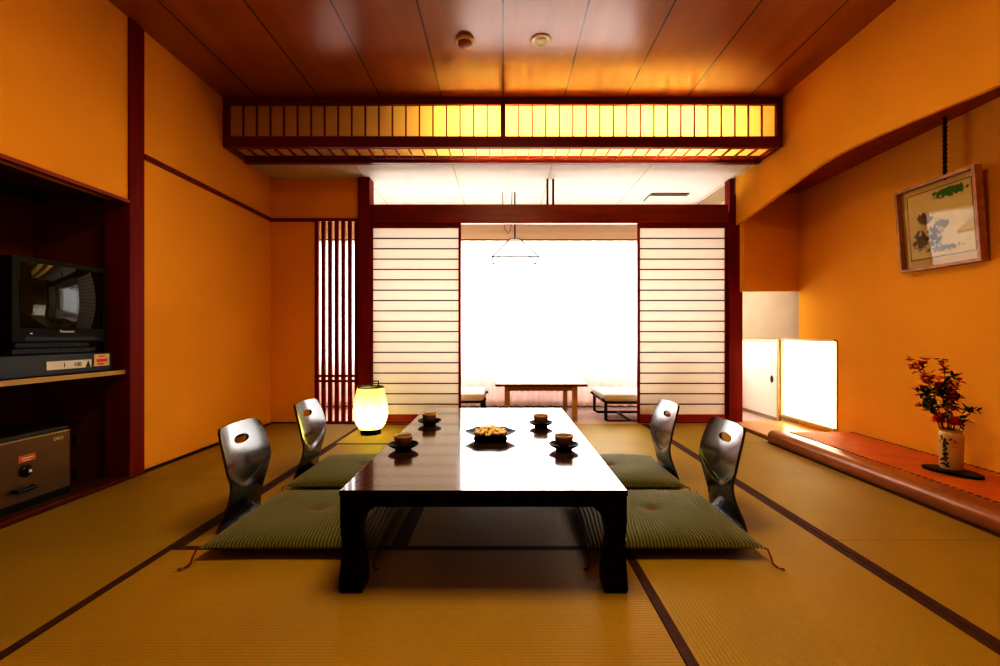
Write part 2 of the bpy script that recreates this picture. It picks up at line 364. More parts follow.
# ------------------------------------------------------------------ display alcove platform
pr = []
for k in range(13):
    a = PI - (PI/2)*k/12*1.0; pr.append((2.118+.045+.045*math.cos(a), .045+.043*math.sin(a)))
poly = [(2.24, 0), (2.122, 0), (2.118, .02)] + pr + [(2.24, .088)]
m = MB(); m.prism(poly, 'y', YR, 3.72)
struct(m, 'trim_11', LOGWOOD, 'rounded polished log edging the display alcove', 'trim', smooth=True)
struct(MB().box(2.241, XT, YR, 3.68, -.05, .078), 'floor.005', BOARD, 'raised platform of the display alcove', 'floor')
struct(MB().box(2.181, XT, 3.721, YB+.02, -.05, .02), 'floor.006', BOARD, 'bare wooden board floor at the alcove end by the low window', 'floor')
struct(MB().box(2.181, 2.24, 3.70, 3.7208, -.05, .02).box(2.241, XT, 3.68, 3.7208, -.05, .05), 'trim_12', TANWOOD, 'small wooden step at the platform end', 'trim')
MATR = noisy(mat('orange_red_mat', (.6, .15, .03), .6), (.62, .17, .015), (.72, .23, .025), (6, 6, 6), 4, .25, 200)
mt = thing('platform_mat', (2.5, 2.0, .078), 'long orange red mat with dashed edge stitching on the alcove platform', 'mat')
MB().box(-.25, .255, -2.0, 1.67, 0, .006).build('mat_sheet', MATR, mt)
m = MB()
for k in range(92):
    y = -2.0+k*.04
    m.box(-.246, -.232, y, y+.022, .0062, .0085); m.box(.238, .252, y, y+.022, .0062, .0085)
m.build('edge_stitching', mat('dark_stitching', (.10, .05, .015), .7), mt)['kind'] = 'stuff'

# ------------------------------------------------------------------ shoji doors
def shoji(name, x0, x1, label, y, stile_side):
    t = thing(name, ((x0+x1)/2, y, 0), label, 'sliding door', kind='structure')
    w = (x1-x0)/2; zt = 1.922
    sl = .014 if stile_side < 0 else .022
    m = MB(); m.box(-w, -w+.02, -.014, .014, .002, zt); m.box(w-.022, w, -.014, .014, .002, zt); m.box(-w+.02, w-.022, -.014, .014, zt-.042, zt); m.box(-w+.02, w-.022, -.014, .014, .002, .014)
    m.build('door_frame', REDWOOD, t)
    MB().box(-w+.02, w-.022, -.008, .008, .014, .085).build('bottom_board', mat('vermilion_board_'+name, (.32, .035, .010), .4), t)
    MB().box(-w+.02, w-.022, .002, .004, .085, zt-.042).build('paper', SHOJI, t)
    m = MB()
    for k in range(17):
        z = .085 + (k+1)*(zt-.042-.085)/18; m.box(-w+.02, w-.022, -.008, .0015, z-.0048, z+.0048)
    m.build('slats', DARKWOOD, t)
shoji('door_1', -1.272, -.405, 'left paper shoji sliding screen with thin dark horizontal bars', YB+.0, 1)
shoji('door_2', 1.295, 2.158, 'right paper shoji sliding screen with thin dark horizontal bars', YB+.0, -1)

# ------------------------------------------------------------------ ceiling light box
bx0, bx1, by0, by1, bz0 = XL+.005, XR-.005, 3.70, 4.055, 2.346
lb = thing('ceiling_light_box', (0, by0, bz0), 'long wooden lattice ceiling light box glowing yellow, spanning the room', 'ceiling light')
HB = ZC-bz0-.002; DB = by1-by0
m = MB()
m.box(bx0, bx1, 0, .045, HB-.055, HB); m.box(bx0, bx1, 0, .045, 0, .085)
m.box(bx0, bx0+.045, 0, .045, .085, HB-.055); m.box(bx1-.045, bx1, 0, .045, .085, HB-.055); m.box(-.018, .018, 0, .045, .085, HB-.055)
m.box(bx0, bx1, DB-.05, DB, -.012, .055); m.box(bx0, bx0+.04, .045, DB-.05, -.0, .05); m.box(bx1-.04, bx1, .045, DB-.05, 0, .05)
m.build('box_frame', REDWOODX, lb)
for s in (0, 1):
    a, b = ((bx0+.045, -.018), (.018, bx1-.045))[s]
    fp = MB().box(a, b, .028, .031, .085, HB-.055).build('front_paper', AMBERP, lb)
    m = MB(); n = 20
    for k in range(1, n):
        x = a+(b-a)*k/n; m.box(x-.0045, x+.0045, .012, .027, .085, HB-.055)
    m.build('front_slats', REDWOODX, fp)
bp_ = MB().box(bx0+.04, bx1-.04, .045, DB-.05, .030, .033).build('bottom_paper', AMBERP, lb)
m = MB(); n = 40
for k in range(1, n):
    x = bx0+.04+(bx1-bx0-.08)*k/n; m.box(x-.0045, x+.0045, .045, DB-.05, .012, .029)
m.box(bx0+.04, bx1-.04, DB-.10, DB-.09, .004, .029)
m.build('bottom_slats', REDWOODX, bp_)
MB().box(bx0, bx1, DB-.01, DB, .056, HB-.001).build('back_panel', mat('box_white', (.8, .75, .6), .6), lb)
TUBE = mat('fluorescent_tube', (1, 1, 1), .5, emit=(.88, 1, .78), es=170)
for (a, b) in ((-.42, .66), (.74, 1.84)):
    m = MB(); m.tube([(a, .19, .22), (b, .19, .22)], .014, 10); m.build('fluorescent_tube', TUBE, lb)

# smoke detector + downlight
sd = thing('smoke_detector', (-.244, 2.985, ZC), 'small round smoke detector on the ceiling, left one', 'smoke detector')
MB().lathe([(.0, 0), (.058, 0), (.06, -.012), (.052, -.022)], 28).build('base_ring', mat('ivory_plastic', (.9, .8, .65), .4), sd, smooth=True)
MB().lathe([(.046, -.021), (.044, -.035), (.030, -.045), (0, -.048)], 28).build('sensor_dome', mat('detector_dome', (.35, .16, .08), .4), sd, smooth=True)
dl = thing('ceiling_downlight', (.244, 2.985, ZC), 'small round recessed downlight with white ring on the ceiling, right of the detector', 'ceiling light')
MB().lathe([(.040, -.004), (.058, -.010), (.066, -.006), (.067, 0)], 32).build('trim_ring', WHITEPL, dl, smooth=True)
MB().lathe([(0, -.0085), (.03, -.008), (.0405, -.004)], 28).build('lens', mat('amber_lens', (.30, .20, .06), .15, emit=(1, .75, .3), es=.12), dl, smooth=True)
# vent on veranda ceiling
vt = thing('ceiling_vent', (1.775, 4.96, ZL), 'dark slotted vent on the pale veranda ceiling', 'vent')
m = MB(); m.box(-.2, .2, -.035, -.027, -.012, 0); m.box(-.2, .2, .027, .035, -.012, 0); m.box(-.2, -.188, -.027, .027, -.012, 0); m.box(.188, .2, -.027, .027, -.012, 0)
m.build('vent_frame', mat('olive_vent', (.25, .22, .08), .4), vt)
MB().box(-.188, .188, -.027, .027, -.008, 0).build('vent_slot', BLACKPL, vt)
m = MB(); m.tube([(-.2, .0, -.006), (-.205, .13, -.006), (-.20, .24, -.006)], .005, 8); m.build('vent_cable', DKMETAL, vt)

# ------------------------------------------------------------------ low table
tb = thing('low_table', (-.0645, 2.395, 0), 'long low black lacquered table with glossy dark brown top', 'table')
TX, TY, TZ = .4755, .865, .338
TOPM = mat('lacquer_table_top', (.10, .045, .02), .16, .8, coat=.8, coat_rough=.06, ior=1.6)
noisy(TOPM, (.050, .026, .014), (.085, .046, .025), (2.2, 24, 2), 5)
o = MB().box(-TX, TX, -TY, TY, TZ-.018, TZ).build('tabletop', [TOPM, BLACKLAC], tb, bevel=.002)
for p in o.data.polygons: p.material_index = 0 if p.normal.z > .9 else 1
m = MB()
ap = .004
m.box(-TX+ap, TX-ap, -TY+ap, -TY+.03, .283, TZ-.018); m.box(-TX+ap, TX-ap, TY-.03, TY-ap, .283, TZ-.018)
m.box(-TX+ap, -TX+.03, -TY+.03, TY-.03, .283, TZ-.018); m.box(TX-.03, TX-ap, -TY+.03, TY-.03, .283, TZ-.018)
m.build('apron', BLACKLAC, tb)
prof = [(0, .074, 0.003), (.012, .078, 0.0), (.05, .078, .001), (.09, .075, .004), (.13, .069, .007), (.17, .066, .007), (.205, .068, .004), (.235, .074, .003), (.255, .084, .003), (.270, .098, .003), (.283, .116, .003), (.3195, .118, .003)]
def leg(sx, sy):
    vs = []; fs = []
    for (z, w, inn) in prof:
        X0, Y0 = sx*(TX-inn), sy*(TY-inn); X1, Y1 = sx*(TX-w), sy*(TY-w)
        vs += [(X0, Y0, z), (X1, Y0, z), (X1, sy*(TY-min(w, .07)), z) if False else (X1, Y1 if w < .09 else sy*(TY-.08), z), (X0, Y1, z)]
    # L-shaped top is approximated by narrowing one corner
    n = len(prof)
    for i in range(n-1):
        for k in range(4): fs.append((i*4+k, i*4+(k+1) % 4, (i+1)*4+(k+1) % 4, (i+1)*4+k))
    fs += [(3, 2, 1, 0), tuple((n-1)*4+k for k in range(4))]
    MB().add(vs, fs).build('leg', BLACKLAC, tb, smooth=True)
for sx in (-1, 1):
    for sy in (-1, 1): leg(sx, sy)

# ------------------------------------------------------------------ legless chairs
CHAIRM = mat('dark_chair_lacquer', (.014, .006, .004), .25, .6, coat=1, coat_rough=.13, ior=1.55)
def sstep(a, b, t):
    t = max(0, min(1, (t-a)/(b-a))); return t*t*(3-2*t)
def interp(tab, z):
    """Catmull-Rom through the table"""
    n = len(tab); i = max(k for k in range(n-1) if tab[k][0] <= z or k == 0)
    def sl(k):
        if k == 0 or k == n-1: a, b = (0, 1) if k == 0 else (n-2, n-1)
        else: a, b = k-1, k+1
        return (tab[b][1]-tab[a][1])/(tab[b][0]-tab[a][0])
    (x0, y0), (x1, y1) = tab[i], tab[i+1]; h = x1-x0; t = (z-x0)/h
    return (2*t**3-3*t*t+1)*y0+(t**3-2*t*t+t)*h*sl(i)+(-2*t**3+3*t*t)*y1+(t**3-t*t)*h*sl(i+1)
WID = [(0, .176), (.06, .158), (.13, .138), (.17, .141), (.21, .152), (.26, .176), (.32, .180), (.39, .172), (.452, .162)]
PRX = [(0, .000), (.06, .012), (.13, .034), (.20, .050), (.26, .052), (.34, .036), (.452, -.002)]
def make_chair():
    t = thing('legless_chair', (0, 0, 0), '', 'chair')
    # backrest: local +x faces the table, y across
    nz, nu = 60, 40; th = .011
    z0, z1 = .012, .452
    front = []; back = []
    for i in range(nz+1):
        v = i/nz; z = z0+(z1-z0)*v
        for j in range(nu+1):
            u = -1+2*j/nu
            w = interp(WID, z)
            # round the top: shoulders drop
            zz = z
            top = sstep(.38, .452, z)
            zz = z - top*(.006*u*u + .022*max(0, abs(u)-.84)**2/.0256)
            dish = -.020*(1-u*u)*sstep(0, .05, zz-(.150+.085*u*u))
            low = .003*(1-u*u)*(1-sstep(.0, .2, zz))
            x = interp(PRX, zz)+dish+low+.012
            front.append((x, u*w, zz))
    nrm = []
    for k, (x, y, z) in enumerate(front): back.append((x-th, y, z-.001))
    fs = []; S = nu+1; O = len(front)
    for i in range(nz):
        for j in range(nu):
            a = i*S+j; fs.append((a, a+1, a+1+S, a+S)); fs.append((O+a, O+a+S, O+a+1+S, O+a+1))
    for j in range(nu):
        fs.append((j, O+j, O+j+1, j+1)); a = nz*S+j; fs.append((a, a+1, O+a+1, O+a))
    for i in range(nz):
        a = i*S; fs.append((a, a+S, O+a+S, O+a)); a = i*S+nu; fs.append((a, O+a, O+a+S, a+S))
    b = MB().add(front+back, fs).build('backrest', CHAIRM, t, smooth=True)
    cut = MB(); ring = [(.058*math.copysign(abs(math.cos(a))**.9, math.cos(a)), .378+.0185*math.sin(a)) for a in [2*PI*k/40 for k in range(40)]]
    cut.prism(ring, 'x', -.2, .2); co = cut.build('cutter', CHAIRM)
    md = b.modifiers.new('hole', 'BOOLEAN'); md.operation = 'DIFFERENCE'; md.object = co; md.solver = 'EXACT'
    bpy.context.view_layer.update()
    me = bpy.data.meshes.new_from_object(b.evaluated_get(bpy.context.evaluated_depsgraph_get()))
    b.modifiers.clear(); b.data = me
    C.objects.unlink(co); bpy.data.objects.remove(co)
    for p in me.polygons: p.use_smooth = True
    try: me.set_sharp_from_angle(angle=math.radians(35))
    except Exception: pass
    # seat board under the cushion
    pts = []
    for k in range(9):
        a = PI/2*k/8; pts.append((.045-.045*math.cos(a)+.0, .014-.0*k))
    m = MB(); m.prism([(.014, -.165), (.05, -.19), (.36, -.17), (.42, -.13), (.42, .13), (.36, .17), (.05, .19), (.014, .165)], 'z', .001, .004)
    m.build('seat_board', CHAIRM, t)
    return t
chair = make_chair()
chairs = [(-1.212, 2.125, 0, 'near left legless chair with shiny dark back, closest to the television alcove'),
          (-1.202, 2.82, 0, 'far left legless chair with dark oval-holed back, toward the glowing lantern'),
          (1.045, 2.150, PI, 'near right legless chair with tall dark glossy back at the front green cushion'),
          (1.001, 2.785, PI, 'far right legless chair with dark back, standing before the right shoji screen')]
for i, (x, y, r, lab) in enumerate(chairs):
    c = chair if i == 0 else copy_tree(chair)
    c.location = (x, y, 0); c.rotation_euler = (0, 0, r); tag(c, lab, 'chair', 'legless chairs around the low table')

# ------------------------------------------------------------------ floor cushions
CUSH = mat('green_ribbed_cushion', (.1, .11, .02), .62, .35)
def cush_mat(m):
    b = m.node_tree.nodes['Principled BSDF']; s = sep(m)
    x, y = s.outputs['X'], s.outputs['Y']
    r2 = math_(m, 'ADD', math_(m, 'MULTIPLY', x, x), math_(m, 'MULTIPLY', y, y))
    g = math_(m, 'POWER', 2.718, math_(m, 'MULTIPLY', r2, -28))
    xx = math_(m, 'MULTIPLY', x, math_(m, 'ADD', 1, math_(m, 'MULTIPLY', g, .55)))
    w = math_(m, 'SINE', math_(m, 'MULTIPLY', xx, 2*PI/.0135))
    k = math_(m, 'MULTIPLY_ADD', w, .5, .5)
    r = N(m, 'ShaderNodeValToRGB'); r.color_ramp.elements[0].color = (.050, .055, .005, 1); r.color_ramp.elements[1].color = (.19, .205, .035, 1)
    r.color_ramp.elements[0].position = .12; r.color_ramp.elements[1].position = .6
    L(m, k, r.inputs['Fac'])
    # central brown tuft
    tm = math_(m, 'LESS_THAN', r2, .0006)
    mx = N(m, 'ShaderNodeMix', data_type='RGBA'); L(m, tm, mx.inputs['Factor']); L(m, r.outputs['Color'], mx.inputs[6]); mx.inputs[7].default_value = (.2, .09, .02, 1)
    L(m, mx.outputs[2], b.inputs['Base Color'])
    bp = N(m, 'ShaderNodeBump'); bp.inputs['Strength'].default_value = .7; bp.inputs['Distance'].default_value = .003
    L(m, w, bp.inputs['Height']); L(m, bp.outputs['Normal'], b.inputs['Normal'])
    b.inputs['Sheen Weight'].default_value = .25
cush_mat(CUSH)
CORD = mat('red_brown_cord', (.16, .02, .01), .7)
def make_cushion():
    t = thing('floor_cushion', (0, 0, 0), '', 'cushion')
    n = 48; vs = []; fs = []; A, B = .335, .315
    def hfun(u, v): return max(0, (1-abs(u)**3.2)*(1-abs(v)**3.2))
    for side in (1, -1):
        for i in range(n+1):
            for j in range(n+1):
                u = -1+2*i/n; v = -1+2*j/n
                # pull corners out, edges slightly in
                e = 1-.035*(1-abs(u)**2)*abs(v)**6; e2 = 1-.035*(1-abs(v)**2)*abs(u)**6
                x = u*A*e2; y = v*B*e; h = hfun(u, v)
                if side > 0:
                    z = .046 + .042*h**.42
                    z -= .014*math.exp(-(x*x+y*y)/.0012)
                    z -= .004*math.exp(-(x*x+y*y)/.012)
                    z += .0022*math.sin(9*x+3)*math.sin(11*y+1)*h
                else: z = .048 - .0420*h**.55
                vs.append((x, y, z))
    S = n+1; O = S*S
    for i in range(n):
        for j in range(n):
            a = i*S+j; fs.append((a, a+S, a+S+1, a+1)); fs.append((O+a, O+a+1, O+a+S+1, O+a+S))
    MB().add(vs, fs).build('cover', CUSH, t, smooth=True)
    for (sx, sy) in ((-1, -1), (1, -1), (1, 1), (-1, 1)):
        p = Vector((sx*A*.985, sy*B*.985, .046)); m = MB()
        pts = [p, p+Vector((sx*.008, sy*.010, .0)), p+Vector((sx*.010, sy*.028, -.020)), p+Vector((sx*.006, sy*.048, -.035)), p+Vector((sx*.014, sy*.066, -.041))]
        m.tube(pts, .0032, 8)
        for k in range(7):
            q = pts[-1]; a = (k-3)*.16; d = Vector((sx*math.cos(a)*.6-math.sin(a)*.4*sy, sy*math.cos(a)*.6+math.sin(a)*.5*sx, 0)).normalized()*.022
            m.tube([q, q+d*.6+Vector((0, 0, .001)), q+d-Vector((0, 0, .001))], .0012, 5)
        m.build('corner_tassel', CORD, t, smooth=True)
    return t
cu = make_cushion()
cushions = [(-.812, 2.065, 'green ribbed floor cushion at the near left of the table'),
            (-.825, 2.775, 'green ribbed floor cushion at the far left, toward the lantern'),
            (.655, 2.065, 'green ribbed floor cushion at the near right of the table'),
            (.640, 2.765, 'green ribbed floor cushion at the far right, behind the near right one')]
for i, (x, y, lab) in enumerate(cushions):
    c = cu if i == 0 else copy_tree(cu)
    c.location = (x, y, 0); tag(c, lab, 'cushion', 'floor cushions around the low table')

# ------------------------------------------------------------------ tea cups on saucers
SAUC = mat('saucer_lacquer', (.006, .004, .003), .4, .05)
CUPO = noisy(mat('brown_tea_cup', (.25, .12, .04), .35), (.22, .13, .05), (.34, .21, .09), (30, 30, 8), 3)
CUPI = mat('pale_cup_rim', (.75, .6, .38), .35)
TEA = mat('green_tea', (.25, .16, .03), .1)
def make_cup():
    t = thing('tea_cup', (0, 0, 0), '', 'cup')
    MB().lathe([(.0, 0), (.020, 0), (.024, .005), (.033, .009), (.0375, .020), (.0400, .036), (.0415, .044)], 28).build('cup_body', CUPO, t, smooth=True)
    MB().lathe([(.0415, .044), (.0420, .0515), (.039, .0515), (.0375, .042)], 28).build('rim', CUPI, t, smooth=True)
    MB().lathe([(.0372, .041), (0, .0412)], 28).build('tea', TEA, t)
    return t
def make_saucer():
    t = thing('saucer', (0, 0, 0), '', 'saucer')
    MB().lathe([(.0, 0), (.034, 0), (.036, .002), (.034, .008), (.048, .012), (.064, .021), (.0675, .0265), (.066, .0275), (.058, .023), (.044, .0165), (.030, .014), (0, .014)], 36).build('dish', SAUC, t, smooth=True)
    return t
cup, sau = make_cup(), make_saucer()
spots = [(-.420, 2.66, 'far left corner, toward the lantern'), (-.445, 2.08, 'near left side, beside the near left chair'),
         (.212, 2.60, 'far right side'), (.272, 2.08, 'near right side')]
for i, (x, y, w) in enumerate(spots):
    s = sau if i == 0 else copy_tree(sau); c = cup if i == 0 else copy_tree(cup)
    s.location = (x, y, TZ); c.location = (x, y, TZ+.0142)
    tag(s, 'dark saucer under the cup at the table\'s '+w, 'saucer', 'saucers on the low table')
    tag(c, 'small brown tea cup at the table\'s '+w, 'cup', 'tea cups on the low table')
# snack dish
sn = thing('snack_dish', (-.062, 2.30, TZ), 'black scalloped footed dish in the middle of the table', 'dish')
sc = lambda a, r, z: 1+.07*math.cos(6*a)*min(1, r/.1)
MB().lathe([(0, 0), (.078, 0), (.079, .004), (.074, .012), (.078, .017), (.092, .022), (.118, .036), (.120, .038), (.114, .036), (.08, .0275), (.05, .022), (0, .022)], 72, fn=sc).build('dish_body', SAUC, sn, smooth=True)
SNK = noisy(mat('golden_snack', (.7, .45, .14), .6), (.88, .70, .30), (.97, .86, .52), (60, 60, 60), 3, .4, 200)
SNKD = mat('dark_snack_speck', (.06, .03, .01), .6)
def make_snack():
    m = MB(); m.lathe([(0, -.011), (.010, -.009), (.0165, -.003), (.0165, .003), (.010, .009), (0, .011)], 14, fn=lambda a, r, z: 1+.08*math.sin(3*a))
    m.mi = 1; m.box(-.004, .003, -.003, .003, .0095, .0125)
    return m.build('rice_cracker', [SNK, SNKD], smooth=True)
s0 = make_snack(); first = True
pl = []
for ring, (n, r, z) in enumerate(((11, .060, .034), (7, .037, .045), (1, 0, .035), (3, .017, .052))):
    for k in range(n):
        a = 2*PI*k/n+ring*.4; pl.append((r*math.cos(a)*1.1, r*math.sin(a), z))
whr = ['outer ring', 'second layer', 'core', 'top']
for q, (x, y, z) in enumerate(pl):
    c = s0 if first else s0.copy()
    if not first: C.objects.link(c)
    first = False
    c.location = (-.062+x, 2.30+y, TZ+z); c.rotation_euler = (random.uniform(-.5, .5), random.uniform(-.5, .5), random.uniform(0, 6))
    tag(c, 'golden rice cracker in the pile on the black scalloped dish', 'snack', 'rice crackers on the black dish')

# ------------------------------------------------------------------ lantern
ln = thing('floor_lantern', (-1.143, 4.01, 0), 'glowing pale yellow paper floor lantern with black base', 'lantern')
n = 8; vs = []; fs = []
lp = [(.098, .045), (.128, .085), (.148, .145), (.152, .19), (.146, .25), (.134, .315), (.121, .37), (.114, .400)]
m = MB(); m.lathe(lp, n); 
m.f = [f for f in m.f if len(f) == 4]; m.m = m.m[:len(m.f)]
m.build('paper_shade', LANTP, ln, fix=False)
m = MB(); m.lathe([(0, 0), (.085, 0), (.09, .01), (.088, .042), (0, .044)], 8); m.build('base', BLACKLAC, ln)
m = MB()
rr = .115
for k in range(n):
    a, b = 2*PI*k/n, 2*PI*(k+1)/n
    m.tube([(rr*math.cos(a), rr*math.sin(a), .402), (rr*math.cos(b), rr*math.sin(b), .402)], .005, 6)
m.tube([(-rr, 0, .402), (rr, 0, .402)], .005, 6)
m.build('top_ring', DKMETAL, ln)
m = MB(); m.tube([(.012, 0, .402), (.012, 0, .452), (.068, 0, .452), (.068, 0, .402)], .007, 8); m.build('handle', DKMETAL, ln)
m = MB()
for k in range(n):
    a = 2*PI*k/n; m.tube([((r-.003)*math.cos(a), (r-.003)*math.sin(a), z) for r, z in lp], .0016, 5)
m.build('ribs', mat('pale_rib', (.7, .7, .35), .6), ln)
m = MB(); m.lathe([(0, .12), (.02, .125), (.035, .17), (.03, .2), (0, .215)], 14)
m.build('bulb', mat('lantern_bulb', (1, 1, 1), .5, emit=(1, .93, .5), es=60), ln, smooth=True)

# ------------------------------------------------------------------ television alcove
sh = thing('wall_shelf', (-2.56, 1.7, .62), 'wooden shelf with a gold-brown front edge holding the television', 'shelf')
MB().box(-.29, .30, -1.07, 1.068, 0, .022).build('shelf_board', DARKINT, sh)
MB().box(.3005, .314, -1.07, 1.068, -.002, .024).build('front_edge', mat('gold_brown_edge', (.48, .31, .06), .3), sh)
# video / coin box
vb = thing('video_box', (-2.29, 2.38, .644), 'flat dark grey box with white front label, under the television', 'set-top box')
o = MB().box(-.38, 0, -.36, .345, 0, .108).build('case', mat('dark_grey_case', (.014, .016, .016), .4), vb, bevel=.004)
Z_ = (0, 1, 0), (0, 0, 1)
lab = MB().box(.0, .003, -.05, .205, .028, .072).build('white_label', PAPERLBL, vb)
text_mesh('label_lettering', '1', .034, INK, lab, (.0035, .045, .048), *Z_)
text_mesh('label_lettering', '100', .03, INK, lab, (.0035, .12, .048), *Z_)
MB().prism([(.168, .029), (.198, .029), (.184, .066)], 'x', .003, .0042).build('label_mark', mat('dark_green_mark', (.02, .05, .02), .5), lab)
stk = MB().box(0, .003, .222, .322, .03, .098).build('sticker', mat('cream_sticker', (.75, .6, .35), .5), vb)
m = MB(); m.box(.003, .004, .252, .292, .082, .089); m.box(.003, .004, .237, .307, .054, .070); m.box(.003, .004, .242, .282, .038, .047)
m.build('sticker_print', REDINK, stk)
# CRT television
tv = thing('television', (-2.345, 2.47, .7525), 'black tube television on the grey box in the alcove', 'television', rz=math.radians(-4))
W, HT = .245, .42
TVM = mat('tv_case', (.009, .008, .006), .42, .4)
m = MB(); z0 = .062
m.prism([(-W, 0+z0), (W, z0), (W, HT+z0), (-W, HT+z0)], 'x', -.10, 0)
vs = [(-.10, s*W*.97, z) for s in (-1, 1) for z in (z0+.01, z0+HT-.01)] + [(-.44, s*W*.7, z) for s in (-1, 1) for z in (z0+.03, z0+HT-.08)]
m.add(vs, [(0, 1, 3, 2), (4, 6, 7, 5), (0, 4, 5, 1), (2, 3, 7, 6), (1, 5, 7, 3), (0, 2, 6, 4)])
m.build('case', TVM, tv, bevel=.006)
m = MB(); m.box(-.36, -.02, -W*.9, W*.9, 0, .03); m.box(-.40, -.035, -W*.8, W*.8, .03, .0615)
m.build('pedestal', TVM, tv, bevel=.004)
# bezel
m = MB(); b0, b1, c0, c1 = -W+.035, W-.02, z0+.07, z0+HT-.025
m.box(0, .012, -W, b0, z0, HT+z0); m.box(0, .012, b1, W, z0, HT+z0); m.box(0, .012, b0, b1, z0, c0); m.box(0, .012, b0, b1, c1, HT+z0)
bez = m.build('bezel', mat('tv_bezel', (.014, .011, .007), .5, .2), tv)
n = 20; vs = []; fs = []
for i in range(n+1):
    for j in range(n+1):
        u, v = -1+2*i/n, -1+2*j/n
        vs.append((.001+.040*(1-u*u*.62-v*v*.38), (b0+b1)/2+u*(b1-b0)/2, (c0+c1)/2+v*(c1-c0)/2))
for i in range(n):
    for j in range(n): a = i*(n+1)+j; fs.append((a, a+n+1, a+n+2, a+1))
MB().add(vs, fs).build('screen', mat('crt_glass', (.012, .014, .010), .04, .5), tv, smooth=True)
text_mesh('brand_lettering', 'Panasonic', .020, SILVER, bez, (.0125, .02, z0+.055), *Z_)
m = MB(); m.box(.012, .014, -.19, .19, z0+.008, z0+.026); m.build('control_flap', TVM, bez)
m = MB(); m.box(.012, .015, -.165, -.155, z0+.04, z0+.046); m.build('power_lamp', SILVER, bez)

# safe
sf = thing('safe', (-2.35, 2.235, .0), 'brown steel safe with dial and orange sticker on the alcove floor', 'safe')
SAFM = mat('safe_body', (.03, .025, .018), .4); SAFD = mat('safe_door_bronze', (.16, .095, .035), .38, .5, metal=.3)
MB().box(-.42, -.025, -.32, .31, .0, .36).build('body', SAFM, sf, bevel=.008)
sdr = MB().box(-.024, .008, -.31, .282, .035, .342).build('door', SAFD, sf, bevel=.004)
MB().box(.0082, .0105, -.31, .282, .336, .342).build('edge_strip', mat('pale_edge', (.5, .4, .2), .3, metal=.5), sdr)
for z in (.085, .27):
    m = MB(); m.tube([(-.004, .325, z-.03), (-.004, .325, z+.03)], .013, 12); m.build('hinge', DKMETAL, sf, smooth=True)
ft = MB(); ft.box(-.40, .004, -.3, .28, .001, .034); ft.build('plinth', BLACKPL, sf)
m = MB(); m.lathe([(0, 0), (.03, 0), (.031, .006), (.022, .010), (.016, .022), (0, .024)], 24); d = m.build('dial', DKMETAL, sdr, smooth=True)
d.rotation_euler = (0, PI/2, 0); d.location = (.008, .045, .185)
m = MB(); m.box(.0, .002, -.010, .010, -.010, .010); d2 = m.build('dial_mark', SILVER, sdr); d2.location = (.0325, .045, .185); d2.scale = (1, .7, .7)
m = MB(); m.tube([(.012, -.02, .10), (.035, -.02, .10), (.035, .07, .10), (.012, .07, .10)], .009, 8); m.build('door_handle', BLACKPL, sdr)
MB().box(.008, .0095, .01, .095, .228, .262).build('sticker', mat('orange_sticker', (.62, .16, .05), .5), sdr)
m = MB(); m.box(.0096, .0104, .022, .083, .244, .250); m.box(.0096, .0104, .03, .07, .234, .238); m.build('sticker_print', PAPERLBL, sdr)
text_mesh('brand_lettering', 'EIKO', .024, mat('pale_lettering', (.75, .68, .5), .4), sdr, (.0087, .215, .305), *Z_)

# ------------------------------------------------------------------ hanging picture
ph, pw = .546, .54
pc = thing('framed_painting', (2.745, 2.895, 1.270), 'wooden framed ink landscape hanging by a cord on the right wall', 'painting')
FW = noisy(mat('picture_frame_wood', (.4, .2, .07), .35), (.42, .20, .07), (.55, .28, .10), (20, 20, 20), 3)
lean = .075
pr_ = bpy.data.objects  # (frame parts are modelled already leaning forward)
def lp_(x, y, z): return (x - z*lean, y, z)
def lbox(m, x0, x1, y0, y1, z0, z1):
    vs = [lp_(x, y, z) for x in (x0, x1) for y in (y0, y1) for z in (z0, z1)]
    return m.add(vs, [(0,1,3,2),(4,6,7,5),(0,4,5,1),(2,3,7,6),(0,2,6,4),(1,5,7,3)])
hwp = pw/2; fx0, fx1 = -.045, -.002
m = MB(); lbox(m, fx0, fx1, -hwp, -hwp+.018, 0, ph); lbox(m, fx0, fx1, hwp-.018, hwp, 0, ph); lbox(m, fx0, fx1, -hwp+.018, hwp-.018, 0, .018); lbox(m, fx0, fx1, -hwp+.018, hwp-.018, ph-.018, ph)
m.build('frame', FW, pc)
lbox(MB(), -.012, -.003, -hwp+.018, hwp-.018, .018, ph-.018).build('mat_board', mat('beige_mat', (.85, .62, .22), .7), pc)
ARTM = mat('ink_painting', (.6, .5, .3), .7)
